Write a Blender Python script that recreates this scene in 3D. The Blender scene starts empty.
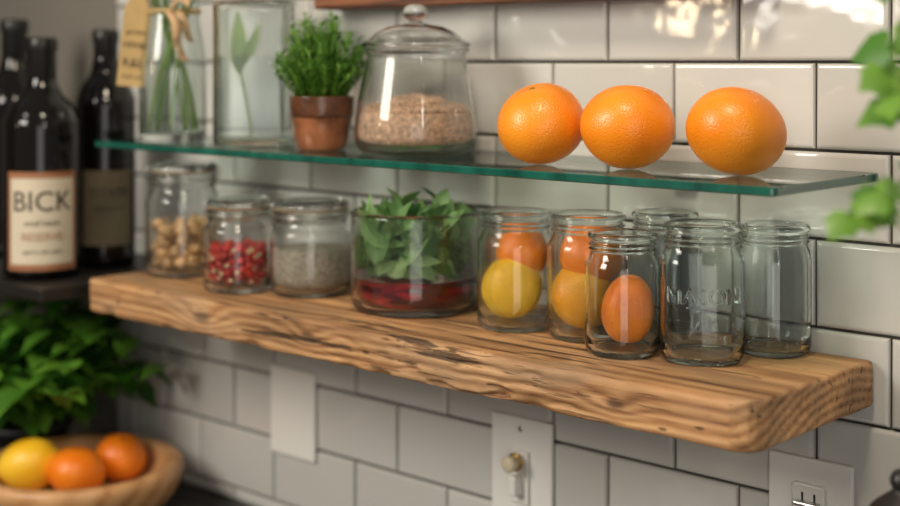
import bpy, bmesh, math, random
from mathutils import Vector, Matrix, noise
random.seed(7)
S=bpy.context.scene
COL=S.collection

def lin(r,g,b):
    f=lambda c:(c/255/12.92) if c/255<=0.04045 else ((c/255+0.055)/1.055)**2.4
    return (f(r),f(g),f(b),1)

# ---------------------------------------------------------------- materials
def newmat(name):
    m=bpy.data.materials.new(name); m.use_nodes=True
    nt=m.node_tree
    return m,nt,nt.nodes['Principled BSDF'],nt.nodes['Material Output']
def N(nt,t,**kw):
    n=nt.nodes.new(t)
    for k,v in kw.items():
        if hasattr(n,k) and not k[0].isupper(): setattr(n,k,v)
        else: n.inputs[k.replace('_',' ')].default_value=v
    return n
def simple(name,col,rough=.5,metal=0,bump=0,bscale=50,var=0,vscale=8,coat=0,sss=0,island=0,stretch=(1,1,1)):
    m,nt,b,o=newmat(name)
    b.inputs['Base Color'].default_value=col
    b.inputs['Roughness'].default_value=rough
    b.inputs['Metallic'].default_value=metal
    b.inputs['Coat Weight'].default_value=coat
    tc=N(nt,'ShaderNodeTexCoord'); mp=N(nt,'ShaderNodeMapping'); mp.inputs['Scale'].default_value=stretch
    nt.links.new(tc.outputs['Object'],mp.inputs['Vector'])
    if var or island:
        mx=N(nt,'ShaderNodeMix',data_type='RGBA',blend_type='MULTIPLY'); mx.inputs[0].default_value=1
        mx.inputs[6].default_value=col
        cr=N(nt,'ShaderNodeValToRGB')
        a=max(var,island)
        cr.color_ramp.elements[0].color=(1-a,1-a,1-a,1); cr.color_ramp.elements[1].color=(1+a*.3,1+a*.3,1+a*.3,1)
        if island:
            g=N(nt,'ShaderNodeNewGeometry'); nt.links.new(g.outputs['Random Per Island'],cr.inputs[0])
        else:
            no=N(nt,'ShaderNodeTexNoise'); no.inputs['Scale'].default_value=vscale; no.inputs['Detail'].default_value=6
            nt.links.new(mp.outputs[0],no.inputs['Vector'])
            cr.color_ramp.elements[0].position=.3; cr.color_ramp.elements[1].position=.7
            nt.links.new(no.outputs[0],cr.inputs[0])
        nt.links.new(cr.outputs[0],mx.inputs[7]); nt.links.new(mx.outputs[2],b.inputs['Base Color'])
    if bump:
        no=N(nt,'ShaderNodeTexNoise'); no.inputs['Scale'].default_value=bscale; no.inputs['Detail'].default_value=5
        nt.links.new(mp.outputs[0],no.inputs['Vector'])
        bp=N(nt,'ShaderNodeBump'); bp.inputs['Strength'].default_value=bump; bp.inputs['Distance'].default_value=.002
        nt.links.new(no.outputs[0],bp.inputs['Height']); nt.links.new(bp.outputs[0],b.inputs['Normal'])
    return m
def glass(name,col,rough=0.0,ior=1.45,bump=.05,thin=0,bscale=25):
    # clear glass; "thin" mixes in an un-refracted straight-through component so light reaches the contents
    m,nt,b,o=newmat(name); L=nt.links.new
    b.inputs['Base Color'].default_value=col; b.inputs['Roughness'].default_value=rough
    b.inputs['Transmission Weight'].default_value=1; b.inputs['IOR'].default_value=ior
    if bump:
        tc=N(nt,'ShaderNodeTexCoord'); no=N(nt,'ShaderNodeTexNoise'); no.inputs['Scale'].default_value=bscale; no.inputs['Detail'].default_value=1
        bp=N(nt,'ShaderNodeBump'); bp.inputs['Strength'].default_value=bump; bp.inputs['Distance'].default_value=.003
        L(tc.outputs['Object'],no.inputs['Vector']); L(no.outputs[0],bp.inputs['Height']); L(bp.outputs[0],b.inputs['Normal'])
    if thin:
        tr=N(nt,'ShaderNodeBsdfTransparent'); tr.inputs[0].default_value=col
        mx=N(nt,'ShaderNodeMixShader'); mx.inputs[0].default_value=thin
        L(b.outputs[0],mx.inputs[1]); L(tr.outputs[0],mx.inputs[2]); L(mx.outputs[0],o.inputs['Surface'])
    return m
def thin_glass(name,col):
    m,nt,b,o=newmat(name); L=nt.links.new
    nt.nodes.remove(b)
    tr=N(nt,'ShaderNodeBsdfTransparent'); tr.inputs[0].default_value=col
    gl=N(nt,'ShaderNodeBsdfGlossy'); gl.inputs['Roughness'].default_value=.015
    g=N(nt,'ShaderNodeNewGeometry'); io=N(nt,'ShaderNodeMix',data_type='FLOAT'); io.inputs[2].default_value=1.55; io.inputs[3].default_value=1/1.55; L(g.outputs['Backfacing'],io.inputs[0])
    fr=N(nt,'ShaderNodeFresnel'); L(io.outputs[0],fr.inputs['IOR'])
    mx=N(nt,'ShaderNodeMixShader')
    L(fr.outputs[0],mx.inputs[0]); L(tr.outputs[0],mx.inputs[1]); L(gl.outputs[0],mx.inputs[2])
    L(mx.outputs[0],o.inputs['Surface'])
    return m
def leafmat(name,c1,c2,rough=.45):
    m,nt,b,o=newmat(name)
    g=N(nt,'ShaderNodeNewGeometry'); cr=N(nt,'ShaderNodeValToRGB')
    cr.color_ramp.elements[0].color=c1; cr.color_ramp.elements[1].color=c2
    nt.links.new(g.outputs['Random Per Island'],cr.inputs[0])
    nt.links.new(cr.outputs[0],b.inputs['Base Color']); b.inputs['Roughness'].default_value=rough
    tl=N(nt,'ShaderNodeBsdfTranslucent'); nt.links.new(cr.outputs[0],tl.inputs[0])
    mx=N(nt,'ShaderNodeMixShader'); mx.inputs[0].default_value=.3
    nt.links.new(b.outputs[0],mx.inputs[1]); nt.links.new(tl.outputs[0],mx.inputs[2]); nt.links.new(mx.outputs[0],o.inputs['Surface'])
    return m
def woodmat(name,dark,mid,light,pith=(0,0),ring=.006,warp=.012,xs=2.0,knots=(),rough=.6,bump=.5,ringmix=.4,cracks=0,fine=(3,150,150),patch=.62,crackzone=None,grey=0,facedark=0):
    # board sawn from a trunk running along X: growth rings around the pith axis
    m,nt,b,o=newmat(name)
    L=nt.links.new
    tc=N(nt,'ShaderNodeTexCoord'); OB=tc.outputs['Object']
    def mapping(sc):
        mp=N(nt,'ShaderNodeMapping'); mp.inputs['Scale'].default_value=sc; L(OB,mp.inputs['Vector']); return mp.outputs[0]
    def math_(op,a,b_=None,c=None):
        n=N(nt,'ShaderNodeMath',operation=op)
        for i,x in enumerate((a,b_,c)):
            if x is None: continue
            if isinstance(x,(int,float)): n.inputs[i].default_value=x
            else: L(x,n.inputs[i])
        return n.outputs[0]
    sp=N(nt,'ShaderNodeSeparateXYZ'); L(OB,sp.inputs[0])
    dy=math_('SUBTRACT',sp.outputs[1],pith[0]); dz=math_('SUBTRACT',sp.outputs[2],pith[1])
    d=math_('SQRT',math_('ADD',math_('MULTIPLY',dy,dy),math_('MULTIPLY',dz,dz)))
    n1=N(nt,'ShaderNodeTexNoise'); n1.inputs['Scale'].default_value=1; n1.inputs['Detail'].default_value=2; L(mapping((xs,9,9)),n1.inputs['Vector'])
    d=math_('MULTIPLY_ADD',n1.outputs[0],warp*2,d)
    n1b=N(nt,'ShaderNodeTexNoise'); n1b.inputs['Scale'].default_value=1; n1b.inputs['Detail'].default_value=3; L(mapping((xs*6,30,30)),n1b.inputs['Vector'])
    d=math_('MULTIPLY_ADD',n1b.outputs[0],warp*.35,d)
    kn=[]
    for (kx,ky,kz,R) in knots:
        sb=N(nt,'ShaderNodeVectorMath',operation='SUBTRACT'); sb.inputs[1].default_value=(kx,ky,kz); L(OB,sb.inputs[0])
        ml=N(nt,'ShaderNodeVectorMath',operation='MULTIPLY'); ml.inputs[1].default_value=(.45,1,1); L(sb.outputs[0],ml.inputs[0])
        ln=N(nt,'ShaderNodeVectorMath',operation='LENGTH'); L(ml.outputs[0],ln.inputs[0])
        q=math_('DIVIDE',ln.outputs[1],R*1.5)
        e=math_('POWER',2.718,math_('MULTIPLY',math_('MULTIPLY',q,q),-1.0))
        d=math_('MULTIPLY_ADD',e,R*1.3,d)
        kn.append((ln.outputs[1],R))
    s=math_('SINE',math_('MULTIPLY',d,6.283/ring))
    s=math_('MULTIPLY_ADD',s,.5,.5)
    n2=N(nt,'ShaderNodeTexNoise'); n2.inputs['Scale'].default_value=1; n2.inputs['Detail'].default_value=8; n2.inputs['Roughness'].default_value=.75; L(mapping(fine),n2.inputs['Vector'])
    ad=N(nt,'ShaderNodeMix',data_type='FLOAT'); ad.inputs[0].default_value=1-ringmix; L(s,ad.inputs[2]); L(n2.outputs[0],ad.inputs[3])
    cr=N(nt,'ShaderNodeValToRGB'); e=cr.color_ramp.elements
    e[0].position=.26; e[0].color=dark; e[1].position=.70; e[1].color=light
    x=e.new(.44); x.color=mid
    L(ad.outputs[0],cr.inputs[0]); colout=cr.outputs[0]
    def mult(c,f):
        mm=N(nt,'ShaderNodeMix',data_type='RGBA',blend_type='MULTIPLY'); mm.inputs[0].default_value=1; L(c,mm.inputs[6]); L(f,mm.inputs[7]); return mm.outputs[2]
    def mr(src,a,b_,c,d_):
        r=N(nt,'ShaderNodeMapRange'); L(src,r.inputs[0])
        for i,v in enumerate((a,b_,c,d_)): r.inputs[i+1].default_value=v
        return r.outputs[0]
    n3=N(nt,'ShaderNodeTexNoise'); n3.inputs['Scale'].default_value=1; n3.inputs['Detail'].default_value=5; L(mapping((6,18,18)),n3.inputs['Vector'])
    colout=mult(colout,mr(n3.outputs[0],.38,.66,1.08,patch))
    if grey:
        n5=N(nt,'ShaderNodeTexNoise'); n5.inputs['Scale'].default_value=1; n5.inputs['Detail'].default_value=6; L(mapping((9,30,30)),n5.inputs['Vector'])
        gm=N(nt,'ShaderNodeMix',data_type='RGBA'); L(mr(n5.outputs[0],.48,.68,0,grey),gm.inputs[0]); L(colout,gm.inputs[6]); gm.inputs[7].default_value=lin(168,140,110); colout=gm.outputs[2]
    h=ad.outputs[0]
    if cracks:
        for sc,th,amt in (((7,110,110),.64,cracks),((16,260,260),.66,cracks*.7)):
            n4=N(nt,'ShaderNodeTexNoise'); n4.inputs['Scale'].default_value=1; n4.inputs['Detail'].default_value=4; L(mapping(sc),n4.inputs['Vector'])
            src=n4.outputs[0]
            if crackzone:
                gx=mr(math_('ABSOLUTE',math_('SUBTRACT',sp.outputs[0],crackzone[0])),crackzone[1]*.6,crackzone[1],.07,0)
                src=math_('ADD',src,gx)
            r4=mr(src,th,th+.05,1,1-amt)
            colout=mult(colout,r4)
            h=math_('ADD',h,r4)
        # scattered small dents / nail marks
        vo=N(nt,'ShaderNodeTexVoronoi'); vo.inputs['Scale'].default_value=1; L(mapping((22,60,60)),vo.inputs['Vector'])
        r6=mr(vo.outputs[0],.07,.13,.35,1); colout=mult(colout,r6); h=math_('ADD',h,r6)
    for (dist,R) in kn:
        w=math_('MULTIPLY_ADD',n2.outputs[0],R*.5,dist)
        f=mr(w,R*.55,R*.95,.42,1)
        colout=mult(colout,f)
    L(colout,b.inputs['Base Color'])
    b.inputs['Roughness'].default_value=rough
    bp=N(nt,'ShaderNodeBump'); bp.inputs['Strength'].default_value=bump; bp.inputs['Distance'].default_value=.0018
    L(h,bp.inputs['Height']); L(bp.outputs[0],b.inputs['Normal'])
    return m

# ---------------------------------------------------------------- geometry helpers
class Acc:
    def __init__(s): s.v=[]; s.f=[]
def mkobj(name,verts,faces,mats,parent=None,smooth=True,loc=None,fixn=False):
    me=bpy.data.meshes.new(name); me.from_pydata([tuple(v) for v in verts],[],faces); 
    if not isinstance(mats,(list,tuple)): mats=[mats]
    for m in mats: me.materials.append(m)
    if fixn:
        bm=bmesh.new(); bm.from_mesh(me); bmesh.ops.remove_doubles(bm,verts=bm.verts,dist=1e-6); bmesh.ops.recalc_face_normals(bm,faces=bm.faces); bm.to_mesh(me); bm.free()
    if smooth:
        for p in me.polygons: p.use_smooth=True
    me.update()
    ob=bpy.data.objects.new(name,me); COL.objects.link(ob)
    if loc: ob.location=loc
    if parent: ob.parent=parent
    return ob
def empty(name,loc):
    e=bpy.data.objects.new(name,None); e.empty_display_size=.05; e.location=loc; COL.objects.link(e); return e
def catmull(p,n=3):
    if len(p)<3: return p
    out=[]
    for i in range(len(p)-1):
        p0=p[max(i-1,0)];p1=p[i];p2=p[i+1];p3=p[min(i+2,len(p)-1)]
        for k in range(n):
            t=k/n
            out.append(tuple(max(0,.5*((2*b)+(-a+c)*t+(2*a-5*b+4*c-d)*t*t+(-a+3*b-3*c+d)*t**3)) if j==0 else .5*((2*b)+(-a+c)*t+(2*a-5*b+4*c-d)*t*t+(-a+3*b-3*c+d)*t**3) for j,(a,b,c,d) in enumerate(zip(p0,p1,p2,p3))))
    out.append(p[-1]); return out
def cat3(p,n=4):
    return [Vector((q[0]-9,q[1],q[2])) for q in catmull([(v[0]+9,v[1],v[2]) for v in p],n)]
def lathe(name,prof,mat,parent=None,loc=None,seg=64,power=None,rot=0,sub=3,smooth=True,jit=None,closed=False):
    if sub>1: prof=catmull(prof,sub)
    v=[];f=[]
    n=len(prof)
    for (r,z) in prof:
        r=max(r,1e-5)
        for k in range(seg):
            a=2*math.pi*k/seg
            rr=r
            if power:
                c,s=abs(math.cos(a)),abs(math.sin(a)); rr=r/((c**power+s**power)**(1/power))
            if jit: rr*=1+jit(a,z)
            v.append((rr*math.cos(a+rot),rr*math.sin(a+rot),z))
    for i in range(n if closed else n-1):
        i2=(i+1)%n
        for k in range(seg):
            k2=(k+1)%seg
            f.append((i*seg+k,i*seg+k2,i2*seg+k2,i2*seg+k))
    ob=mkobj(name,v,f,mat,parent,smooth,loc)
    bm=bmesh.new(); bm.from_mesh(ob.data)
    bmesh.ops.remove_doubles(bm,verts=bm.verts,dist=3e-5)
    if not closed: bmesh.ops.holes_fill(bm,edges=[e for e in bm.edges if e.is_boundary],sides=seg+1)
    bmesh.ops.recalc_face_normals(bm,faces=bm.faces); bm.to_mesh(ob.data); bm.free()
    for p in ob.data.polygons: p.use_smooth=smooth
    return ob
def box(name,lo,hi,mat,parent=None,bev=.002,seg=2):
    lo=Vector(lo);hi=Vector(hi);c=(lo+hi)/2;d=hi-lo
    bm=bmesh.new(); bmesh.ops.create_cube(bm,size=1)
    for v in bm.verts: v.co=Vector((v.co.x*d.x,v.co.y*d.y,v.co.z*d.z))
    if bev: bmesh.ops.bevel(bm,geom=bm.edges[:],offset=bev,segments=seg,profile=.5,affect='EDGES')
    me=bpy.data.meshes.new(name); bm.to_mesh(me); bm.free(); me.materials.append(mat)
    ob=bpy.data.objects.new(name,me); COL.objects.link(ob)
    if parent: ob.parent=parent; ob.location=c-Vector(parent.location)
    else: ob.location=c
    return ob
def leaf(acc,base,d,n,L,W,fold=.3,curl=.35,K=6,p=.75,zmin=None):
    d=Vector(d).normalized(); n=Vector(n); n=(n-d*n.dot(d))
    n=n.normalized() if n.length>1e-4 else d.orthogonal().normalized()
    s=d.cross(n); b=len(acc.v); base=Vector(base)
    for i in range(K+1):
        u=i/K; w=W*max(.03,math.sin(math.pi*min(1,u**p)))*1.0
        c=base+d*L*u-n*curl*L*u*u
        acc.v+= [c-s*w+n*fold*w, c, c+s*w+n*fold*w]
    if zmin is not None:
        for j in range(b,len(acc.v)): acc.v[j].z=max(acc.v[j].z,zmin)
    for i in range(K):
        a=b+i*3
        acc.f+= [(a,a+1,a+4,a+3),(a+1,a+2,a+5,a+4)]
def ivyleaf(acc,base,d,n,L):
    d=Vector(d).normalized(); n=Vector(n); n=(n-d*n.dot(d)); n=n.normalized() if n.length>1e-4 else d.orthogonal().normalized()
    s=d.cross(n); b=len(acc.v); base=Vector(base)
    out=[(0,.0),(.16,-.10),(.36,-.06),(.50,.10),(.44,.26),(.54,.44),(.38,.54),(.24,.70),(.0,1.0)]
    pts=out+[(-x,y) for x,y in out[-2:0:-1]]
    c=base+d*.35*L+n*.05*L
    acc.v.append(c)
    for x,y in pts: acc.v.append(base+s*x*L+d*y*L-n*(x*x*.35+max(0,y-.3)**2*.3)*L)
    m=len(pts)
    for i in range(m): acc.f.append((b,b+1+i,b+1+(i+1)%m))
def tube(acc,pts,r,seg=6,taper=1):
    pts=[Vector(p) for p in pts]; b=len(acc.v); n=len(pts)
    up=Vector((.3,.2,1)).normalized()
    for i,p in enumerate(pts):
        d=(pts[min(i+1,n-1)]-pts[max(i-1,0)]).normalized()
        s=d.cross(up); s=s.normalized() if s.length>1e-3 else d.orthogonal().normalized(); t=d.cross(s)
        rr=r*(1+(taper-1)*i/max(1,n-1))
        for k in range(seg):
            a=2*math.pi*k/seg; acc.v.append(p+s*rr*math.cos(a)+t*rr*math.sin(a))
    for i in range(n-1):
        for k in range(seg):
            k2=(k+1)%seg; acc.f.append((b+i*seg+k,b+i*seg+k2,b+(i+1)*seg+k2,b+(i+1)*seg+k))
    acc.f.append(tuple(b+k for k in range(seg))[::-1]); acc.f.append(tuple(b+(n-1)*seg+k for k in range(seg)))
_ico={}
def ico(acc,c,r,sub=2,sq=(1,1,1),jit=0,rot=True):
    if sub not in _ico:
        bm=bmesh.new(); bmesh.ops.create_icosphere(bm,subdivisions=sub,radius=1); bm.verts.ensure_lookup_table()
        _ico[sub]=([v.co.copy() for v in bm.verts],[[v.index for v in f.verts] for f in bm.faces]); bm.free()
    V,F=_ico[sub]; b=len(acc.v); c=Vector(c)
    R=Matrix.Rotation(random.uniform(0,6),3,Vector((random.random(),random.random(),random.random()+.01)).normalized()) if rot else Matrix.Identity(3)
    for v in V:
        q=Vector((v.x*sq[0],v.y*sq[1],v.z*sq[2]))*r*(1+random.uniform(-jit,jit))
        acc.v.append(c+R@q)
    for f in F: acc.f.append(tuple(b+i for i in f))
def textmesh(body,size,extrude=.0004):
    cu=bpy.data.curves.new('t','FONT'); cu.body=body; cu.size=size; cu.extrude=extrude; cu.align_x='CENTER'; cu.align_y='CENTER'; cu.resolution_u=3
    ob=bpy.data.objects.new('t',cu); COL.objects.link(ob); dg=bpy.context.evaluated_depsgraph_get(); dg.update()
    me=bpy.data.meshes.new_from_object(ob.evaluated_get(dg)); bpy.data.objects.remove(ob)
    vs=[v.co.copy() for v in me.vertices]; fs=[tuple(p.vertices) for p in me.polygons]; bpy.data.meshes.remove(me); return vs,fs
def wraptext(name,body,size,R,a0,z0,mat,parent,extrude=.0004):
    vs,fs=textmesh(body,size,extrude)
    out=[((R+v.z)*math.cos(a0+v.x/R),(R+v.z)*math.sin(a0+v.x/R),z0+v.y) for v in vs]
    return mkobj(name,out,fs,mat,parent,False)
def wrappatch(name,R,a0,w,z0,z1,mat,parent,seg=24):
    v=[];f=[]
    for i in range(seg+1):
        a=a0-w/2+w*i/seg
        v+=[(R*math.cos(a),R*math.sin(a),z0),(R*math.cos(a),R*math.sin(a),z1)]
    for i in range(seg): f.append((2*i,2*i+2,2*i+3,2*i+1))
    return mkobj(name,v,f,mat,parent,True)

# ---------------------------------------------------------------- palette
M_glass=glass('clear_jar_glass',(.97,.995,.985,1))
M_glass_g=glass('green_tint_glass',(.945,.993,.978,1))
M_thin=glass('food_jar_glass',(.978,.996,.988,1),bump=.03,thin=.12)
M_thing=glass('vase_glass',(.945,.985,.968,1),bump=.06,thin=.12)
M_lidgl=glass('lid_glass',(.98,.993,.987,1),bump=0)
M_slab=thin_glass('shelf_glass_face',(.86,.95,.92,1))
M_slabedge=simple('shelf_glass_edge',lin(26,92,78),.12,coat=.5,var=.5,vscale=12,stretch=(3,1,1))
M_tile,nt,b,o=newmat('glazed_tile')
g=N(nt,'ShaderNodeNewGeometry'); cr=N(nt,'ShaderNodeValToRGB'); cr.color_ramp.elements[0].color=lin(190,189,183); cr.color_ramp.elements[1].color=lin(212,210,204)
nt.links.new(g.outputs['Random Per Island'],cr.inputs[0]); nt.links.new(cr.outputs[0],b.inputs['Base Color']); b.inputs['Roughness'].default_value=.07
tc=N(nt,'ShaderNodeTexCoord'); no=N(nt,'ShaderNodeTexNoise'); no.inputs['Scale'].default_value=16; no.inputs['Detail'].default_value=2
bp=N(nt,'ShaderNodeBump'); bp.inputs['Strength'].default_value=.32; bp.inputs['Distance'].default_value=.004
nt.links.new(tc.outputs['Object'],no.inputs[0]); nt.links.new(no.outputs[0],bp.inputs['Height']); nt.links.new(bp.outputs[0],b.inputs['Normal'])
M_grout=simple('grout',lin(72,69,64),.9,var=.4,vscale=6,bump=.3,bscale=300)
M_paint=simple('painted_plaster',lin(120,115,106),.8,bump=.1,bscale=120,var=.06,vscale=3)
SZ=1.5-.2643
M_shelf=woodmat('reclaimed_wood',lin(96,60,34),lin(176,126,80),lin(218,172,120),pith=(-.06,SZ-.30),ring=.0085,warp=.007,xs=1.5,cracks=.75,ringmix=.20,crackzone=(-.86,.22),grey=.5,patch=.62,bump=.75,
   knots=[(-1.22,-.2175,SZ-.021,.013),(-1.045,-.2175,SZ-.016,.009),(-.74,-.185,SZ,.010),(-1.0,-.19,SZ,.011),(-.66,-.2175,SZ-.022,.008)])
M_bowlwood=woodmat('bowl_wood',lin(172,118,72),lin(196,146,96),lin(210,162,112),pith=(.3,-.2),ring=.03,warp=.01,xs=3,rough=.4,bump=.04,ringmix=.3,fine=(20,60,60),patch=.9)
M_ledge=woodmat('ledge_wood',lin(60,32,18),lin(104,60,34),lin(130,80,48),pith=(0,0))
M_counter=simple('dark_stone',lin(40,38,36),.25,var=.4,vscale=40)
M_dark=simple('dark_painted_board',lin(32,29,27),.4)
M_white=simple('white_plastic',lin(236,234,227),.3)
M_metal=simple('brushed_steel',lin(190,188,182),.3,metal=1)
M_brass=simple('brass',lin(190,150,90),.3,metal=1)
M_floor=woodmat('floor_wood',lin(70,45,28),lin(120,84,54),lin(150,110,74))
M_cab=simple('cabinet_paint',lin(70,74,72),.45)
def fruitmat(name,c1,c2,bs=400):
    m,nt,b,o=newmat(name); L=nt.links.new
    tc=N(nt,'ShaderNodeTexCoord'); no=N(nt,'ShaderNodeTexNoise'); no.inputs['Scale'].default_value=14
    cr=N(nt,'ShaderNodeValToRGB'); cr.color_ramp.elements[0].position=.35; cr.color_ramp.elements[1].position=.7
    cr.color_ramp.elements[0].color=c1; cr.color_ramp.elements[1].color=c2
    L(tc.outputs['Object'],no.inputs[0]); L(no.outputs[0],cr.inputs[0]); L(cr.outputs[0],b.inputs['Base Color'])
    b.inputs['Roughness'].default_value=.34
    vo=N(nt,'ShaderNodeTexVoronoi'); vo.inputs['Scale'].default_value=bs; L(tc.outputs['Object'],vo.inputs['Vector'])
    mr=N(nt,'ShaderNodeMapRange'); mr.inputs[1].default_value=0; mr.inputs[2].default_value=.5; L(vo.outputs[0],mr.inputs[0])
    bp=N(nt,'ShaderNodeBump'); bp.inputs['Strength'].default_value=.4; bp.inputs['Distance'].default_value=.0007; L(mr.outputs[0],bp.inputs['Height']); L(bp.outputs[0],b.inputs['Normal'])
    return m
M_orange=fruitmat('orange_peel',lin(240,134,18),lin(248,154,36))
M_tang=fruitmat('tangerine_peel',lin(240,122,20),lin(248,146,36))
M_lemon=fruitmat('lemon_peel',lin(246,186,30),lin(252,208,62))
M_lo=fruitmat('ripe_lemon_peel',lin(246,164,28),lin(252,194,56))
M_stembtn=simple('fruit_button',lin(90,100,45),.8,bump=.5,bscale=300)

# ---------------------------------------------------------------- room shell
box('wall_back',(-3.0,.004,0),(1.2,.12,2.7),M_paint,bev=0)
box('wall_left',(-3.12,-3.2,0),(-3.0,.12,2.7),M_paint,bev=0)
box('floor',(-3.12,-3.2,-.05),(1.6,.12,0),M_floor,bev=0)
X0,X1=-1.70,1.15
CZ=.915
box('trim_grout_bed',(X0,.0015,CZ),(X1,.0042,1.5+.081*9),M_grout,bev=0)
acc=Acc()
def tile(x0,x1,z0,z1):
    g=.0014; x0+=g;x1-=g;z0+=g;z1-=g
    if x1-x0<.01 or z1-z0<.01: return
    tx=random.uniform(-.0008,.0008); tz=random.uniform(-.0006,.0006)
    b=len(acc.v)
    rings=[(0,.0035),(0,-.0015),(.0008,-.0032),(.0022,-.0042),(.004,-.0046)]
    for ins,y in rings:
        for (sx,sz) in ((0,0),(1,0),(1,1),(0,1)):
            acc.v.append(((x0+ins) if sx==0 else (x1-ins), y+(tx*(sx*2-1)+tz*(sz*2-1) if y<0 else 0), (z0+ins) if sz==0 else (z1-ins)))
    for i in range(len(rings)-1):
        for k in range(4):
            k2=(k+1)%4; acc.f.append((b+i*4+k,b+i*4+k2,b+(i+1)*4+k2,b+(i+1)*4+k))
    e=b+(len(rings)-1)*4; acc.f.append((e,e+1,e+2,e+3))
for k in range(-8,9):
    z0=1.5+.081*k; z1=z0+.081; z0=max(z0,CZ+.001)
    off=-.668 if k%2==0 else -.740
    x=off-.152*8
    while x<X1:
        a=max(x,X0); c=min(x+.152,X1)
        if c>a: tile(a,c,z0,z1)
        x+=.152
mkobj('wall_tile_cladding',acc.v,acc.f,M_tile,smooth=False)

box('countertop',(-2.95,-.62,CZ-.04),(1.15,-.006,CZ),M_counter,bev=.004)
cab=empty('base_cabinet',(-.9,-.3,0))
box('carcass',(-2.95,-.57,.0),(1.15,-.02,CZ-.0405),M_cab,parent=cab,bev=.003)
for i in range(6):
    x=-2.9+i*.675
    box('door_%d'%i,(x,-.592,.12),(x+.66,-.571,.84),M_cab,parent=cab,bev=.004)
    box('handle_%d'%i,(x+.6,-.615,.62),(x+.612,-.592,.76),M_metal,parent=cab,bev=.003)

# ---------------------------------------------------------------- wood shelf
def grid_box(lo,hi,n,rnd,disp):
    acc=Acc()
    lo=Vector(lo);hi=Vector(hi)
    for ax in range(3):
        for side in (0,1):
            a,b=[i for i in range(3) if i!=ax]
            base=len(acc.v)
            for i in range(n[a]+1):
                for j in range(n[b]+1):
                    p=[0,0,0]; p[ax]=(lo,hi)[side][ax]; p[a]=lo[a]+(hi[a]-lo[a])*i/n[a]; p[b]=lo[b]+(hi[b]-lo[b])*j/n[b]
                    acc.v.append(Vector(p))
            for i in range(n[a]):
                for j in range(n[b]):
                    q=base+i*(n[b]+1)+j
                    acc.f.append((q,q+1,q+n[b]+2,q+n[b]+1))
    out=[]
    for p in acc.v:
        q=Vector([min(max(p[i],lo[i]+rnd),hi[i]-rnd) for i in range(3)])
        d=p-q
        if d.length>rnd: d=d.normalized()*rnd
        out.append(disp(q+d,lo,hi))
    acc.v=out
    return acc
def disp(p,lo,hi):
    if p.y>hi.y-.01: return p
    front=max(0,1-(p.y-lo.y)/.02)
    low=max(0,(hi.z-p.z)/(hi.z-lo.z))
    n1=noise.noise(Vector((p.x*7,p.z*12,3.1)))*.0022+noise.noise(Vector((p.x*50,p.z*90,1)))*.0008
    q=p.copy()
    q.y+=front*(n1+.0015*low)
    g=max(0,1-abs(p.x+.84)/.22)*max(0,noise.noise(Vector((p.x*26,p.z*190,8)))-.18)*2.0
    q.y+=front*g*.008
    ch=max(0,noise.noise(Vector((p.x*26,2.2,7)))-.15)*2
    q.y+=front*max(0,low-.7)/.3*ch*.006
    ct=max(0,noise.noise(Vector((p.x*19,9.2,4)))-.25)*2
    q.y+=front*max(0,.25-low)/.25*ct*.004; q.z-=front*max(0,.25-low)/.25*ct*.003
    q.x-=max(0,1-(hi.x-p.x)/.02)*(noise.noise(Vector((p.y*25,p.z*60,5)))*.002+.001)
    cx=max(0,(p.x-(hi.x-.022))/.022); cy=max(0,((lo.y+.022)-p.y)/.022)
    k=cx*cy
    q.x-=k*.007; q.y+=k*.007
    if p.z<hi.z-.012: q.z+=low*noise.noise(Vector((p.x*12,p.y*20,0)))*.0015
    return q
a=grid_box((-1.444,-.2165,SZ-.041),(-.530,-.0052,SZ),(340,44,22),.004,disp)
mkobj('wooden_wall_shelf',a.v,a.f,M_shelf,fixn=True)

# glass shelf
GZ=1.5-.098
gs=empty('glass_wall_shelf',(-1.0,-.1,GZ))
gx0,gx1,gy0,gy1=-1.466,-.524,-.1955,-.0052
GT=.0076
bm=bmesh.new(); bmesh.ops.create_cube(bm,size=1)
for v in bm.verts: v.co=Vector((v.co.x*(gx1-gx0),v.co.y*(gy1-gy0),v.co.z*GT))
ve=[e for e in bm.edges if abs(e.verts[0].co.z-e.verts[1].co.z)>.004]
bmesh.ops.bevel(bm,geom=ve,offset=.006,segments=4,profile=.5,affect='EDGES')
he=[e for e in bm.edges if len(e.link_faces)==2 and abs(abs(e.link_faces[0].normal.z)-abs(e.link_faces[1].normal.z))>.5]
bmesh.ops.bevel(bm,geom=he,offset=.001,segments=1,affect='EDGES')
for f in bm.faces: f.material_index=0 if abs(f.normal.z)>.9 else 1
me=bpy.data.meshes.new('slab'); bm.to_mesh(me); bm.free(); me.materials.append(M_slab); me.materials.append(M_slabedge)
sl=bpy.data.objects.new('slab',me); COL.objects.link(sl); sl.parent=gs
sl.location=((gx0+gx1)/2+1.0,(gy0+gy1)/2+.1,-GT/2)
for x in (-1.3,-.72):
    box('clip',(x-.012,-.022,GZ-.0165),(x+.012,-.0052,GZ-GT-.0002),M_metal,parent=gs,bev=.002)

box('wooden_ledge',(-1.22,-.05,1.563),(-.62,-.0052,1.592),M_ledge,bev=.003)

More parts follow.
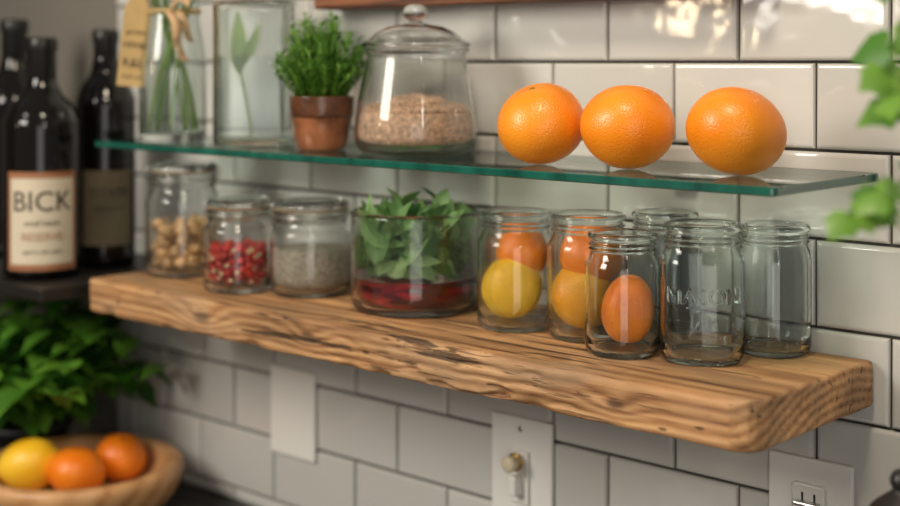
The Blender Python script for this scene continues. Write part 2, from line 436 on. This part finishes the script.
# ---------------------------------------------------------------- jars
def mason(name,x,y,r,h,mat=None,th=.0028,sq=None,rot=0,mouth=.86):
    e=empty(name,(x,y,SZ+.0002)); mat=mat or M_glass
    nr=mouth; t=th
    prof=[(0,.002),(r*.6,.0022),(r*.78,0),(r*.90,.0012),(r*.985,.007),(r,.014),(r,h*.5),(r,h*.70),(r*.985,h*.745),(r*(nr+.04),h*.80),(r*nr,h*.835),(r*nr,h*.855),
      (r*(nr+.05),h*.868),(r*nr,h*.882),(r*nr,h*.893),(r*(nr+.05),h*.906),(r*nr,h*.92),(r*(nr),h*.945),(r*(nr+.055),h*.955),(r*(nr+.065),h*.978),(r*(nr+.03),h*.997),
      (r*nr-.0015,h),(r*nr-t-.0006,h*.99),(r*nr-t,h*.96),(r*nr-t,h*.85),(r*(nr+.03)-t,h*.80),(r*.975-t,h*.745),(r-t,h*.70),(r-t,h*.5),(r-t,.018),(r*.93-t,.009),(r*.75,.006),(0,.0065)]
    lathe('glass_body',prof,mat,e,power=sq,rot=rot,sub=2)
    return e,r-t-.0012
def citrus(name,parent,loc,r,rz,mat,axis=(0,0,1),nip=0,seg=48,wob=1):
    prof=[]
    K=28
    for i in range(K+1):
        t=math.pi*i/K; z=-math.cos(t)*rz; rr=math.sin(t)*r
        if nip: z*=1+nip*(abs(math.cos(t))**14)
        else: z*=1-.10*(max(0,math.cos(t-math.pi))**60)
        prof.append((rr,z))
    ob=lathe(name,prof,mat,parent,loc,seg=seg,sub=1,jit=lambda a,z:wob*(.012*math.sin(3*a+1)+.008*math.sin(5*a+z*40)))
    ob.rotation_euler=Vector(axis).normalized().to_track_quat('Z','Y').to_euler()
    return ob
def button(parent,zz):
    acc=Acc(); ico(acc,(0,0,zz),.0026,2,(1,1,.5),rot=False)
    for k in range(5):
        a=k*1.256; leaf(acc,(0,0,zz+.0004),(math.cos(a),math.sin(a),-.05),(0,0,1),.005,.0012,K=3)
    return mkobj('stem_button',acc.v,acc.f,M_stembtn,parent)

J1,ri=mason('mason_jar',-.8607,-.1028,.0389,.116,M_thin)
citrus('lemon',J1,(-.001,-.005,.040),.0300,.0325,M_lemon,axis=(.35,.1,1),nip=.08,wob=2)
citrus('orange_piece',J1,(.002,.008,.0730),.0262,.0270,M_tang,axis=(.5,0,1),wob=2.5)
J2,ri=mason('mason_jar',-.7783,-.0942,.0394,.119,M_thin)
citrus('lemon',J2,(-.002,-.004,.040),.0315,.033,M_lo,axis=(-.2,.1,1),nip=.05,wob=2)
citrus('orange_piece',J2,(.001,.004,.0770),.0305,.0285,M_tang,axis=(.2,0,1),wob=2)
J3,ri=mason('mason_jar',-.711,-.133,.034,.110,M_glass)
citrus('orange_piece',J3,(.004,.003,.040),.0235,.0325,M_tang,axis=(.10,.05,1),wob=4)
J4,ri=mason('mason_jar',-.645,-.104,.0375,.121,M_glass_g,sq=2.7,rot=.5)
wraptext('embossed_letters','MASON',.020,.0364,-.98,.060,M_glass_g,J4,.0020)
wraptext('embossed_letters','JAR',.017,.0364,-.98,.038,M_glass_g,J4,.0020)
J5,ri=mason('mason_jar',-.612,-.037,.034,.117,M_glass_g,mouth=.9)
J6,ri=mason('mason_jar',-.7265,-.040,.0345,.120)

M_seal=simple('seal_ring',lin(150,120,86),.5)
def cliplid(e,r,h):
    lathe('glass_lid',[(0,h+.001),(r*.8,h+.001),(r*.9,h+.0015),(r*.91,h+.005),(r*.85,h+.0085),(r*.55,h+.0105),(r*.5,h+.0095),(0,h+.009)],M_lidgl,e,sub=2)
    lathe('seal',[(r*.86,h-.0006),(r*.92,h-.0006),(r*.925,h),(r*.92,h+.0008),(r*.86,h+.0008)],M_seal,e,sub=1,closed=True)
    acc=Acc()
    rr=r*.92; tube(acc,[(rr*math.cos(a*.1309)*1.01,rr*math.sin(a*.1309)*1.01,h*.925) for a in range(49)],.0011)
    for s in (1,-1):
        tube(acc,[(s*r*.94,0,h*.92),(s*r*.98,-.004,h*.97),(s*r*.96,0,h+.004),(s*r*.7,0,h+.0115)],.0010)
    ob=mkobj('wire_bail',acc.v,acc.f,M_metal,e); ob.rotation_euler=(0,0,1.0)
M_powder=simple('ground_pepper',lin(182,170,152),.95,var=.5,vscale=260,bump=.9,bscale=500)
J7,ri=mason('clip_top_jar',-1.1614,-.1059,.047,.096,M_thin); cliplid(J7,.047,.097)
lathe('ground_pepper',[(0,.0078),(ri*.75,.0080),(ri*.93,.012),(ri,.020),(ri,.0505),(ri*.8,.052),(ri*.4,.054),(0,.0535)],M_powder,J7,sub=2)
J8,ri=mason('clip_top_jar',-1.2393,-.1490,.040,.096,M_thin); cliplid(J8,.040,.097)
M_berry=simple('dried_berries',lin(206,44,34),.4,island=.5)
M_berry2=simple('pale_seeds',lin(214,194,154),.6,island=.3)
def fill(parent,name,R,z0,z1,r,mat,count,sq=(1,1,1),sub=2,jit=0):
    acc=Acc(); pts=[]; tries=0
    while len(pts)<count and tries<count*60:
        tries+=1
        a=random.uniform(0,6.283); rad=(R-r*1.05)*math.sqrt(random.uniform(.0,1)) if random.random()<.3 else (R-r*1.05)*random.uniform(.86,1)
        p=Vector((rad*math.cos(a),rad*math.sin(a),random.uniform(z0+r,z1)))
        if all((p-q).length>r*1.55 for q in pts): pts.append(p)
    for p in pts: ico(acc,p,r*random.uniform(.85,1.0),sub,sq,jit)
    return mkobj(name,acc.v,acc.f,mat,parent)
fill(J8,'dried_berries',ri,.008,.052,.0052,M_berry,170,(1,1,.9))
fill(J8,'pale_seeds',ri,.008,.050,.0034,M_berry2,50)
J9,ri=mason('clip_top_jar',-1.3837,-.1195,.046,.128,M_thin); cliplid(J9,.046,.129)
M_nut=simple('hazelnut_shell',lin(220,176,122),.5,island=.4)
fill(J9,'hazelnuts',ri,.008,.064,.0090,M_nut,90,(1,1,.85))

# ---------------------------------------------------------------- bowl with sage leaves
B=empty('glass_bowl',(-1.0063,-.0955,SZ+.0002)); r=.0695;h=.104
lathe('glass_body',[(0,.001),(r*.8,.0005),(r*.93,.003),(r*.99,.010),(r,.022),(r,.06),(r,h-.004),(r+.0008,h-.001),(r-.0012,h+.0006),(r-.0032,h-.002),(r-.003,.06),(r-.003,.022),(r*.93,.011),(r*.8,.007),(0,.0065)],M_thin,B,sub=3,seg=96)
M_juice,nt,b,o=newmat('berry_juice'); b.inputs['Roughness'].default_value=.08; b.inputs['Coat Weight'].default_value=.6
tc=N(nt,'ShaderNodeTexCoord'); mp=N(nt,'ShaderNodeMapping'); mp.inputs['Scale'].default_value=(1,1,4)
no=N(nt,'ShaderNodeTexNoise'); no.inputs['Scale'].default_value=24; no.inputs['Detail'].default_value=4; cr=N(nt,'ShaderNodeValToRGB'); cr.color_ramp.elements[0].color=lin(80,5,16); cr.color_ramp.elements[1].color=lin(206,22,44); cr.color_ramp.elements[0].position=.44; cr.color_ramp.elements[1].position=.74  # bright red glints are painted into the dark juice colour with noise
nt.links.new(tc.outputs['Object'],mp.inputs[0]); nt.links.new(mp.outputs[0],no.inputs[0]); nt.links.new(no.outputs[0],cr.inputs[0]); nt.links.new(cr.outputs[0],b.inputs['Base Color'])
q=r-.0036
lathe('berry_juice',[(0,.0072),(q*.8,.0078),(q*.93,.0125),(q,.022),(q,.036),(q-.001,.0365),(0,.0363)],M_juice,B,sub=2,seg=96)
M_sage=leafmat('sage_leaf',lin(76,120,64),lin(164,198,130),.45)
acc=Acc()
for i in range(330):
    a=random.uniform(0,6.283); rad=math.sqrt(random.uniform(.15,1))*.060; z=random.uniform(.037,.085)
    L=random.uniform(.034,.052)
    base=Vector((rad*math.cos(a),rad*math.sin(a),z))
    t=random.uniform(-1,1); rv=Vector((math.cos(a),math.sin(a),0)); tang=Vector((-rv.y,rv.x,0))
    d=(tang*t+Vector((0,0,random.uniform(-.3,1.2)))+rv*random.uniform(-.8,.1)).normalized()
    for _ in range(8):
        tip=base+d*L
        if math.hypot(tip.x,tip.y)>.0622: d=(d-rv*.25).normalized()
    tip=base+d*L
    if tip.z<.036 or math.hypot(tip.x,tip.y)>.0645: continue
    n=rv*.7+Vector((random.uniform(-.8,.8),random.uniform(-.8,.8),random.uniform(-.1,.9)))
    leaf(acc,base,d,n,L,random.uniform(.0070,.0110),curl=random.uniform(-.05,.12),zmin=.0370,p=.85)
for i in range(30):
    a=random.uniform(0,6.283); rad=random.uniform(0,.046)
    p0=Vector((rad*math.cos(a),rad*math.sin(a),.06)); top=p0+Vector((random.uniform(-.025,.025),random.uniform(-.025,.025),random.uniform(.03,.064)*(1-.5*rad/.046)))
    tube(acc,[p0,(p0+top)/2,top],.0010,5)
    for k in range(5):
        p=p0.lerp(top,.3+k*.17); aa=random.uniform(0,6.283)
        leaf(acc,p,(math.cos(aa),math.sin(aa),random.uniform(.5,2.2)),(random.uniform(-.5,.5),random.uniform(-.5,.5),1),random.uniform(.026,.038),random.uniform(.0065,.0095),curl=.2,p=.85)
mkobj('sage_leaves',acc.v,acc.f,M_sage,B)

# ---------------------------------------------------------------- items on glass shelf
def orange(x,y,r,rz,tilt):
    ob=citrus('orange',None,(x,y,GZ+rz),r,rz,M_orange,axis=tilt,seg=64)
    t=Vector(tilt).normalized()
    ob.location.z=GZ+math.sqrt((rz*t.z)**2+(r*r)*(1-t.z*t.z))+.0002
    button(ob,rz*.90+.0006)
    return ob
orange(-.808,-.128,.0425,.0385,(-.10,-.32,1))
orange(-.7125,-.122,.0432,.0385,(-.1,.15,1))
orange(-.6034,-.118,.0432,.0372,(.1,.45,1))

CJ=empty('apothecary_jar',(-1.0087,-.092,GZ+.0003))
lathe('glass_body',[(0,.002),(.04,.0018),(.055,0),(.0615,.003),(.0655,.012),(.0665,.026),(.0645,.045),(.059,.075),(.0545,.096),(.0535,.104),(.0565,.1085),(.0585,.111),(.0565,.1128),(.052,.1125),(.0508,.108),(.0512,.098),(.056,.075),(.0613,.045),(.0633,.026),(.0625,.014),(.055,.0075),(.04,.007),(0,.007)],M_thin,CJ,seg=96)
lathe('glass_lid',[(.0495,.1138),(.0575,.1138),(.059,.116),(.0575,.1185),(.052,.121),(.043,.129),(.030,.1355),(.015,.138),(.0075,.1395),(.007,.142),(.0115,.1445),(.0145,.150),(.0125,.156),(.007,.1595),(0,.160),(0,.1365),(.014,.1355),(.029,.133),(.0415,.127),(.0495,.120),(.0485,.116)],M_lidgl,CJ,seg=96,sub=1,closed=True)
M_sugar=simple('brown_sugar',lin(222,182,152),.85,var=.5,vscale=180,bump=1,bscale=350)
lathe('brown_sugar',[(0,.0078),(.04,.0082),(.054,.009),(.0605,.015),(.0618,.026),(.0612,.034),(.0590,.042),(.05,.047),(.03,.056),(.012,.060),(0,.060)],M_sugar,CJ,sub=4,seg=128)
acc=Acc()
for i in range(1900):
    a=random.uniform(0,6.283); rad=.0585*math.sqrt(random.random())
    z=.0600-.016*(rad/.0585)**1.6+.002*math.sin(rad*260+a*2)
    ico(acc,(rad*math.cos(a),rad*math.sin(a),z+random.uniform(-.001,.0012)),random.uniform(.0008,.0024),1,jit=.25)
mkobj('sugar_granules',acc.v,acc.f,simple('sugar_granule',lin(222,184,152),.7,island=.45),CJ,smooth=False)

PH=empty('potted_herb',(-1.120,-.127,GZ+.0003))
M_pot=simple('terracotta_glaze',lin(150,94,62),.22,var=.6,vscale=38,bump=.4,bscale=120,coat=.5)
M_pot2=simple('pot_rim',lin(98,60,38),.25,var=.5,vscale=60,bump=.3,bscale=160,coat=.4)
lathe('pot_body',[(0,0),(.022,0),(.0265,.002),(.030,.012),(.0335,.034),(.0345,.038)],M_pot,PH,sub=2)
lathe('pot_rim',[(.0345,.0375),(.0355,.039),(.0362,.056),(.0365,.059),(.035,.0602),(.0335,.059),(.033,.050),(0,.050)],M_pot2,PH,sub=2)
M_herb=leafmat('herb_leaf',lin(58,112,34),lin(138,184,74),.5)
acc=Acc()
for i in range(125):
    a=random.uniform(0,6.283); el=random.uniform(0,1)**.7
    hr=.008+.046*el; top=Vector((hr*math.cos(a),hr*math.sin(a),.050+random.uniform(.060,.108)*(1-.5*el*el)))
    p0=Vector((.4*hr*math.cos(a),.4*hr*math.sin(a),.050)); mid=(p0+top)/2+Vector((random.uniform(-.004,.004),random.uniform(-.004,.004),.005))
    tube(acc,[p0,mid,top],.0007,4)
    for k in range(14):
        u=.15+.86*k/14; p=p0.lerp(mid,u*2) if u<.5 else mid.lerp(top,u*2-1)
        for s in (0,1):
            aa=k*2.4+s*3.14+random.uniform(-.4,.4)
            leaf(acc,p,(math.cos(aa),math.sin(aa),random.uniform(.3,1.1)),(0,0,1),random.uniform(.008,.014),random.uniform(.0013,.0021),K=3,curl=.1)
mkobj('herb_foliage',acc.v,acc.f,M_herb,PH)

V2=empty('square_glass_vase',(-1.251,-.114,GZ+.0003))
rr0=.0475; rot2=math.radians(48)
lathe('glass_body',[(0,.001),(rr0-.003,.0005),(rr0-.0005,.003),(rr0,.010),(rr0,.08),(rr0+.0005,.160),(rr0+.001,.167),(rr0-.0002,.1685),(rr0-.002,.167),(rr0-.0026,.158),(rr0-.003,.08),(rr0-.003,.016),(rr0-.005,.0125),(0,.012)],M_thing,V2,power=7,rot=rot2,seg=96,sub=2)
M_water=glass('water',(.96,.985,.97,1),ior=1.33,thin=.12,bump=.1)
lathe('water',[(0,.0125),(rr0-.005,.0132),(rr0-.0035,.017),(rr0-.0035,.104),(rr0-.0038,.1045),(0,.1042)],M_water,V2,power=7,rot=rot2,seg=96,sub=1)
M_stem=leafmat('flower_stem',lin(96,136,52),lin(156,186,92),.4)
acc=Acc()
leaf(acc,(-.014,-.012,.08),(-.15,.08,1),(.8,-.6,0),.080,.010,curl=-.15,K=10)
leaf(acc,(-.010,-.010,.09),(.35,.2,1),(.8,-.6,0),.06,.006,curl=.2,K=10)
tube(acc,[(.0,-.005,.015),(-.006,-.01,.06),(-.012,-.012,.085)],.0018)
mkobj('leaf_stem',acc.v,acc.f,M_stem,V2)

V1=empty('glass_flower_vase',(-1.366,-.148,GZ+.0003))
lathe('glass_body',[(0,.001),(.036,.0005),(.0395,.003),(.0405,.012),(.0405,.07),(.0385,.11),(.034,.14),(.032,.16),(.036,.195),(.038,.2),(.036,.2005),(.0335,.195),(.0295,.16),(.0315,.14),(.036,.11),(.038,.07),(.038,.016),(.034,.011),(0,.010)],M_thing,V1,sub=3)
acc=Acc()
for i in range(11):
    a=i*.6+.2; a2=a+2.6
    p=[Vector((.030*math.cos(a),.030*math.sin(a),.014)),Vector((.016*math.cos(a+.3),.016*math.sin(a+.3),.085)),Vector((.018*math.cos(a2),.018*math.sin(a2),.155)),Vector((.05*math.cos(a2),.05*math.sin(a2),.25))]
    tube(acc,cat3(p,4),.0021,7)
    for k in range(3):
        leaf(acc,p[3]+Vector((0,0,-.02*k)),(math.cos(a2+k*2),math.sin(a2+k*2),.6),(0,0,1),.05,.010,curl=.3)
mkobj('flower_stems',acc.v,acc.f,M_stem,V1)
M_tag=simple('kraft_tag',lin(192,162,108),.8,var=.15,vscale=30); M_ink=simple('black_ink',lin(40,34,30),.7)
M_cream=simple('cream_ribbon',lin(200,164,122),.7,var=.25,vscale=40)
tagdir=Vector((.84,-.54,0)).normalized(); tr_=Vector((0.54,.84,0)).normalized()
c0=Vector((-.021,-.047,.068))
ct,st=math.cos(-.10),math.sin(-.10)
def tagpt(u,v,o=0): return c0+tr_*(u*ct-v*st)+Vector((0,0,1))*(u*st+v*ct)+tagdir*o
w=.0165;hh=.108
out=[(-w,0),(w,0),(w,hh-.012),(w-.008,hh),(-w+.008,hh),(-w,hh-.012)]
vs=[tagpt(u,v) for u,v in out]+[tagpt(u,v,.0008) for u,v in out]
fs=[tuple(range(6))[::-1],tuple(range(6,12))]+[(i,(i+1)%6,6+(i+1)%6,6+i) for i in range(6)]
mkobj('paper_tag',vs,fs,M_tag,V1,smooth=False)
for (t,sz,zz) in (('R&L',.015,.028),('fresh cut',.0065,.012),('garden',.0085,.066),('HERBS',.010,.050)):
    tv,tf=textmesh(t,sz,.0001)
    mkobj('tag_print',[tagpt(v.x,zz+v.y,.001+v.z) for v in tv],tf,M_ink,V1,smooth=False)
acc=Acc()
tube(acc,[tagpt(0,hh-.008,.001),(-.026,-.03,.185),(-.02,-.026,.165)],.0008)
tube(acc,[(.0335*math.cos(i*.2618),.0335*math.sin(i*.2618),.158+.001*math.sin(i)) for i in range(25)],.0012)
tube(acc,[(.034*math.cos(i*.2618),.034*math.sin(i*.2618),.161) for i in range(25)],.0012)
mkobj('twine',acc.v,acc.f,M_tag,V1)
acc=Acc()
def ribbon(acc,pts,w,side):
    b=len(acc.v)
    for p in pts: acc.v+=[Vector(p)-side*w,Vector(p)+side*w]
    for i in range(len(pts)-1): acc.f.append((b+2*i,b+2*i+1,b+2*i+3,b+2*i+2))
sd=tr_
base=Vector((.026,-.024,.158))
ribbon(acc,[base+Vector((0.005*math.sin(i*.5)+.0009*i,.001*i,-.0045*i)) for i in range(14)],.0055,sd)
ribbon(acc,[base+Vector((0.002*i,.0012*i,.012*math.sin(i*.3)+.001*i)) for i in range(12)],.006,Vector((0,.3,1)).normalized())
ribbon(acc,[base+Vector((0.008+.003*math.sin(i*.6),.008+.002*i,-.004*i)) for i in range(10)],.0045,sd)
ob=mkobj('ribbon_bow',acc.v,acc.f,M_cream,V1); sm=ob.modifiers.new('s','SOLIDIFY'); sm.thickness=.0006

# ---------------------------------------------------------------- bottles
BZ=1.5-.2745
box('dark_side_shelf',(-2.25,-.27,BZ-.016),(-1.462,.0038,BZ),M_dark,bev=.002)
M_bot=simple('dark_bottle_glass',lin(14,11,10),.09)
M_cap=simple('bottle_capsule',lin(20,18,18),.35)
M_label=simple('label_paper',lin(206,194,170),.7,var=.08,vscale=30); M_copper=simple('label_border',lin(150,100,66),.5); M_label2=simple('aged_label',lin(104,92,70),.75,var=.2,vscale=20)
def bottle(x,y,r,h,sh,nr,label,nm='liquor_bottle'):
    e=empty(nm,(x,y,BZ+.0002))
    lathe('bottle_body',[(0,.004),(r*.7,.003),(r*.85,0),(r*.97,.004),(r,.012),(r,sh*.5),(r,sh),(r*.97,sh+.012),(r*.82,sh+.028),(r*.55,sh+.042),(nr*1.2,sh+.056),(nr,sh+.07),(nr*.95,h-.05),(nr*.98,h-.012),(nr*1.1,h-.010),(nr*1.1,h-.004),(nr*.9,h-.002),(0,h-.002)],M_bot,e,sub=3)
    lathe('capsule',[(nr*1.06,h-.065),(nr*1.1,h-.064),(nr*1.08,h-.02),(nr*1.2,h-.016),(nr*1.2,h-.004),(nr*1.12,h),(0,h+.0003)],M_cap,e,sub=1)
    a0=math.atan2(-1.15-y,0-x)
    if label==1:
        wrappatch('label_border',r+.0005,a0,1.95,.012,.136,M_copper,e)
        wrappatch('label',r+.0009,a0,1.72,.020,.128,M_label,e)
        wraptext('label_title','BICK',.036,r+.0012,a0,.098,M_ink,e,.0004)
        wraptext('label_text','small batch',.010,r+.0012,a0,.072,M_ink,e,.0001)
        wraptext('label_text','RESERVE',.014,r+.0012,a0,.054,M_copper,e,.0001)
        wraptext('label_text','aged in oak casks',.007,r+.0012,a0,.036,M_ink,e,.0001)
    elif label==2:
        wrappatch('label',r+.0006,a0+.1,1.8,.03,.130,M_label2,e)
        wraptext('label_text','ESTATE',.016,r+.0010,a0+.1,.10,M_ink,e,.0001)
        wraptext('label_text','vintage red',.009,r+.0010,a0+.1,.08,M_ink,e,.0001)
        lathe('neck_band',[(nr*1.1,h-.085),(nr*1.15,h-.085),(nr*1.15,h-.066),(nr*1.1,h-.066)],simple('amber_band',lin(120,66,30),.3),e,sub=1,closed=True)
    return e
bottle(-1.565,-.207,.0485,.306,.190,.0165,1)
bottle(-1.582,-.100,.039,.318,.215,.0150,2)
bottle(-1.775,-.125,.045,.335,.215,.0165,0)

# ---------------------------------------------------------------- counter items
BW=empty('wooden_fruit_bowl',(-1.537,-.172,CZ+.0002))
lathe('bowl',[(0,0),(.07,0),(.088,.003),(.118,.020),(.131,.042),(.135,.058),(.131,.067),(.122,.0685),(.113,.065),(.106,.050),(.09,.034),(.06,.028),(0,.027)],M_bowlwood,BW,seg=96)
citrus('lemon',BW,(-.052,-.038,.062),.0335,.040,M_lemon,axis=(.7,.72,.15),nip=.14)
citrus('tangerine',BW,(.006,-.006,.058),.037,.030,M_tang,axis=(.1,.2,1))
citrus('tangerine',BW,(-.004,.068,.058),.034,.030,M_tang,axis=(.4,.1,1))
citrus('lemon',BW,(-.072,.034,.044),.022,.028,M_lemon,axis=(.4,.4,.1),nip=.12)
M_basil=leafmat('basil_leaf',lin(44,96,28),lin(120,176,62),.3)
def bush(name,x,y,z,pr,ph,R,H,stems,per,L,W,mat,potmat,droop=.3,shift=(0,0)):
    e=empty(name,(x,y,z+.0005))
    lathe('pot',[(0,0),(pr*.72,0),(pr*.78,.003),(pr*.95,ph*.85),(pr*1.04,ph*.87),(pr*1.06,ph),(pr*.98,ph),(pr*.92,ph*.9),(0,ph*.88)],potmat,e,sub=1)
    acc=Acc()
    for i in range(stems):
        a=random.uniform(0,6.283); el=random.uniform(.1,1)
        top=Vector((R*el*math.cos(a)+shift[0],R*.7*el*math.sin(a)+shift[1],ph+H*random.uniform(.5,1)*(1-.5*el*el)))
        top.y=min(top.y,-y-.03)
        p0=Vector((pr*.4*math.cos(a),pr*.4*math.sin(a),ph*.88)); mid=(p0+top)/2+Vector((0,0,H*.15))
        tube(acc,[p0,p0.lerp(mid,.5)+Vector((0,0,.01)),mid,top],.0016,5,.6)
        for k in range(per):
            u=.25+.75*k/(per-1); p=p0.lerp(mid,u*2) if u<.5 else mid.lerp(top,u*2-1)
            aa=k*2.2+random.uniform(-.4,.4); d=Vector((math.cos(aa),math.sin(aa),random.uniform(-droop,.6)))
            l=L*random.uniform(.65,1.1)
            if y+p.y+d.normalized().y*l>-.012: d.y=-abs(d.y)
            leaf(acc,p,d,(0,0,1),l,W*random.uniform(.8,1.1),curl=.3,K=7,p=.7,zmin=.06)
    mkobj('foliage',acc.v,acc.f,mat,e); return e
M_potd=simple('dark_plastic_pot',lin(38,38,38),.45)
bush('potted_basil',-1.735,-.13,CZ,.062,.080,.200,.185,60,9,.054,.020,M_basil,M_potd,shift=(.068,-.005),droop=.4)
PM=empty('pepper_mill',(-.424,-.185,CZ+.0002)); 
lathe('mill_body',[(0,0),(.03,0),(.031,.003),(.031,.02),(.026,.05),(.021,.11),(.024,.165),(.028,.21),(.028,.22),(.0,.22)],M_dark,PM)
lathe('mill_head',[(0,.221),(.026,.221),(.0285,.227),(.0285,.242),(.024,.256),(.012,.266),(.008,.270),(.010,.276),(.007,.283),(0,.285)],M_dark,PM)

# wall plates
def plate(name,xc,zc,w=.084,h=.112):
    e=empty(name,(xc,-.0052,zc)); box('cover',(xc-w/2,-.0105,zc-h/2),(xc+w/2,-.0048,zc+h/2),M_white,parent=e,bev=.0022,seg=3); return e
P1=plate('blank_wall_plate',-1.304,1.5-.4447)
P2=plate('toggle_switch_plate',-.930,1.5-.441)
M_ivory=simple('ivory_plastic',lin(222,208,176),.35)
def latheY(name,prof,mat,parent,loc,sub=1):
    ob=lathe(name,prof,mat,parent,loc,seg=32,sub=sub); ob.rotation_euler=(math.radians(90),0,0); return ob
zc=1.059; xc=-.930
box('toggle_frame',(xc-.013,-.0145,zc-.036),(xc+.013,-.0103,zc+.022),M_white,parent=P2,bev=.002)
box('toggle_lever',(xc-.0055,-.027,zc-.026),(xc+.0055,-.0125,zc-.004),M_white,parent=P2,bev=.003)
latheY('knob',[(0,0),(.0075,0),(.0085,.002),(.0075,.005),(.0075,.013),(.0088,.015),(.0088,.019),(.006,.021),(0,.021)],M_ivory,P2,(0,-.008,.010))
latheY('knob_ring',[(.0078,0),(.0098,0),(.0098,.0025),(.0078,.0025)],M_brass,P2,(0,-.014,.010))
latheY('screw',[(0,0),(.003,0),(.003,.001),(0,.0014)],M_metal,P2,(0,-.005,.044))
latheY('screw',[(0,0),(.003,0),(.003,.001),(0,.0014)],M_metal,P2,(0,-.005,-.048))
P3=plate('wall_outlet',-.590,1.5-.4186)
for dz in (.019,-.021):
    box('receptacle',(-.590-.0165,-.0125,1.0814+dz-.0145),(-.590+.0165,-.0102,1.0814+dz+.0145),M_white,parent=P3,bev=.003)
    for dx in (-.006,.006):
        box('slot',(-.590+dx-.001,-.0129,1.0814+dz-.003),(-.590+dx+.001,-.0122,1.0814+dz+.006),M_dark,parent=P3,bev=0)
box('latch',(-.590-.012,-.021,1.0814+.014),(-.590+.012,-.0124,1.0814+.018),M_metal,parent=P3,bev=.0015)

# hanging planter with trailing ivy
HC=Vector((-.31,-.29,1.66))
HP=empty('hanging_ivy_planter',HC)
lathe('pot',[(0,0),(.04,0),(.045,.003),(.062,.09),(.064,.095),(.06,.095),(.056,.085),(0,.082)],M_pot,HP,sub=2)
acc=Acc()
for k in range(3):
    a=k*2.094; tube(acc,[(.062*math.cos(a),.062*math.sin(a),.092),(0,0,.30)],.001)
tube(acc,[(0,0,.30),(0,.01,.315),(0,.286,.315)],.004,8)
tube(acc,[(0,.286,.33),(0,.286,.22),(0,.1,.315)],.003,8)
mkobj('cord_and_bracket',acc.v,acc.f,M_metal,HP)
M_ivy=leafmat('ivy_leaf',lin(60,116,38),lin(136,182,72),.4)
acc=Acc()
def vine(pts,n,L,spread,u0=.08):
    sm=cat3([Vector(p)-HC for p in pts],5)
    tube(acc,sm,.0012,6)
    for i in range(n):
        u=(u0+(1-u0)*(i+random.random())/n)*(len(sm)-1.01); p=sm[int(u)].lerp(sm[min(int(u)+1,len(sm)-1)],u-int(u))
        aa=random.uniform(0,6.283); d=Vector((math.cos(aa),math.sin(aa),random.uniform(-.9,.1))).normalized()
        q=p+d*spread*random.uniform(.5,1); tube(acc,[p,q],.0006,4)
        nn=Vector((.4,-.7,.5))+Vector((random.uniform(-.7,.7),random.uniform(-.7,.7),random.uniform(-.6,.6)))
        ivyleaf(acc,q,d,nn,L*random.uniform(.7,1.15))
vine([(-.31,-.29,1.75),(-.345,-.335,1.745),(-.357,-.338,1.65),(-.356,-.334,1.55),(-.366,-.342,1.480)],22,.027,.016,.4)
vine([(-.31,-.29,1.75),(-.32,-.34,1.74),(-.345,-.335,1.62),(-.344,-.325,1.52),(-.352,-.330,1.470)],26,.028,.016,.4)
vine([(-.31,-.29,1.75),(-.33,-.35,1.745),(-.34,-.34,1.6),(-.345,-.327,1.5),(-.354,-.335,1.435),(-.372,-.346,1.408)],12,.022,.010,.5)
vine([(-.354,-.335,1.43),(-.366,-.342,1.416),(-.386,-.355,1.405)],7,.021,.008,.2)
mkobj('ivy_vines',acc.v,acc.f,M_ivy,HP)

# ---------------------------------------------------------------- lights, world
def area(name,loc,target,sx,sy,e,col):
    l=bpy.data.lights.new(name,'AREA'); l.shape='RECTANGLE'; l.size=sx; l.size_y=sy; l.energy=e; l.color=col
    ob=bpy.data.objects.new(name,l); COL.objects.link(ob); ob.location=loc
    ob.rotation_euler=(Vector(target)-Vector(loc)).to_track_quat('-Z','Y').to_euler(); return ob
area('window_light',(-1.45,-1.45,1.95),(-.80,0,1.22),.5,.6,19,(1,.93,.83))
area('ceiling_lamp',(-.45,-.8,2.4),(-.75,-.1,1.3),.25,.25,9,(1,.84,.64))
area('room_fill',(.7,-1.8,1.2),(-.8,0,1.15),.9,1.2,6.5,(1,.95,.89))
area('warm_lamp',(-2.15,-2.3,1.67),(-.75,0,1.5),.09,.13,1.4,(1,.76,.48))
area('added_rim_highlight',(.35,-1.0,1.75),(-.7,-.1,1.25),.05,.5,2.0,(1,.95,.88))  # unseen strip light added to put brighter highlights on the jar rims
W=bpy.data.worlds.new('world'); S.world=W; W.use_nodes=True
bg=W.node_tree.nodes['Background']; bg.inputs[0].default_value=(.92,.87,.80,1); bg.inputs[1].default_value=.20
S.view_settings.view_transform='Standard'

cam=bpy.data.cameras.new('camera'); co=bpy.data.objects.new('camera',cam); COL.objects.link(co)
co.location=(0,-1.15,1.5); co.rotation_euler=(math.radians(90),0,math.radians(42.2))
cam.sensor_width=36; cam.lens=54.3; cam.shift_y=-191/900; cam.clip_start=.02
cam.dof.use_dof=True; cam.dof.focus_distance=1.22; cam.dof.aperture_fstop=2.8
S.camera=co
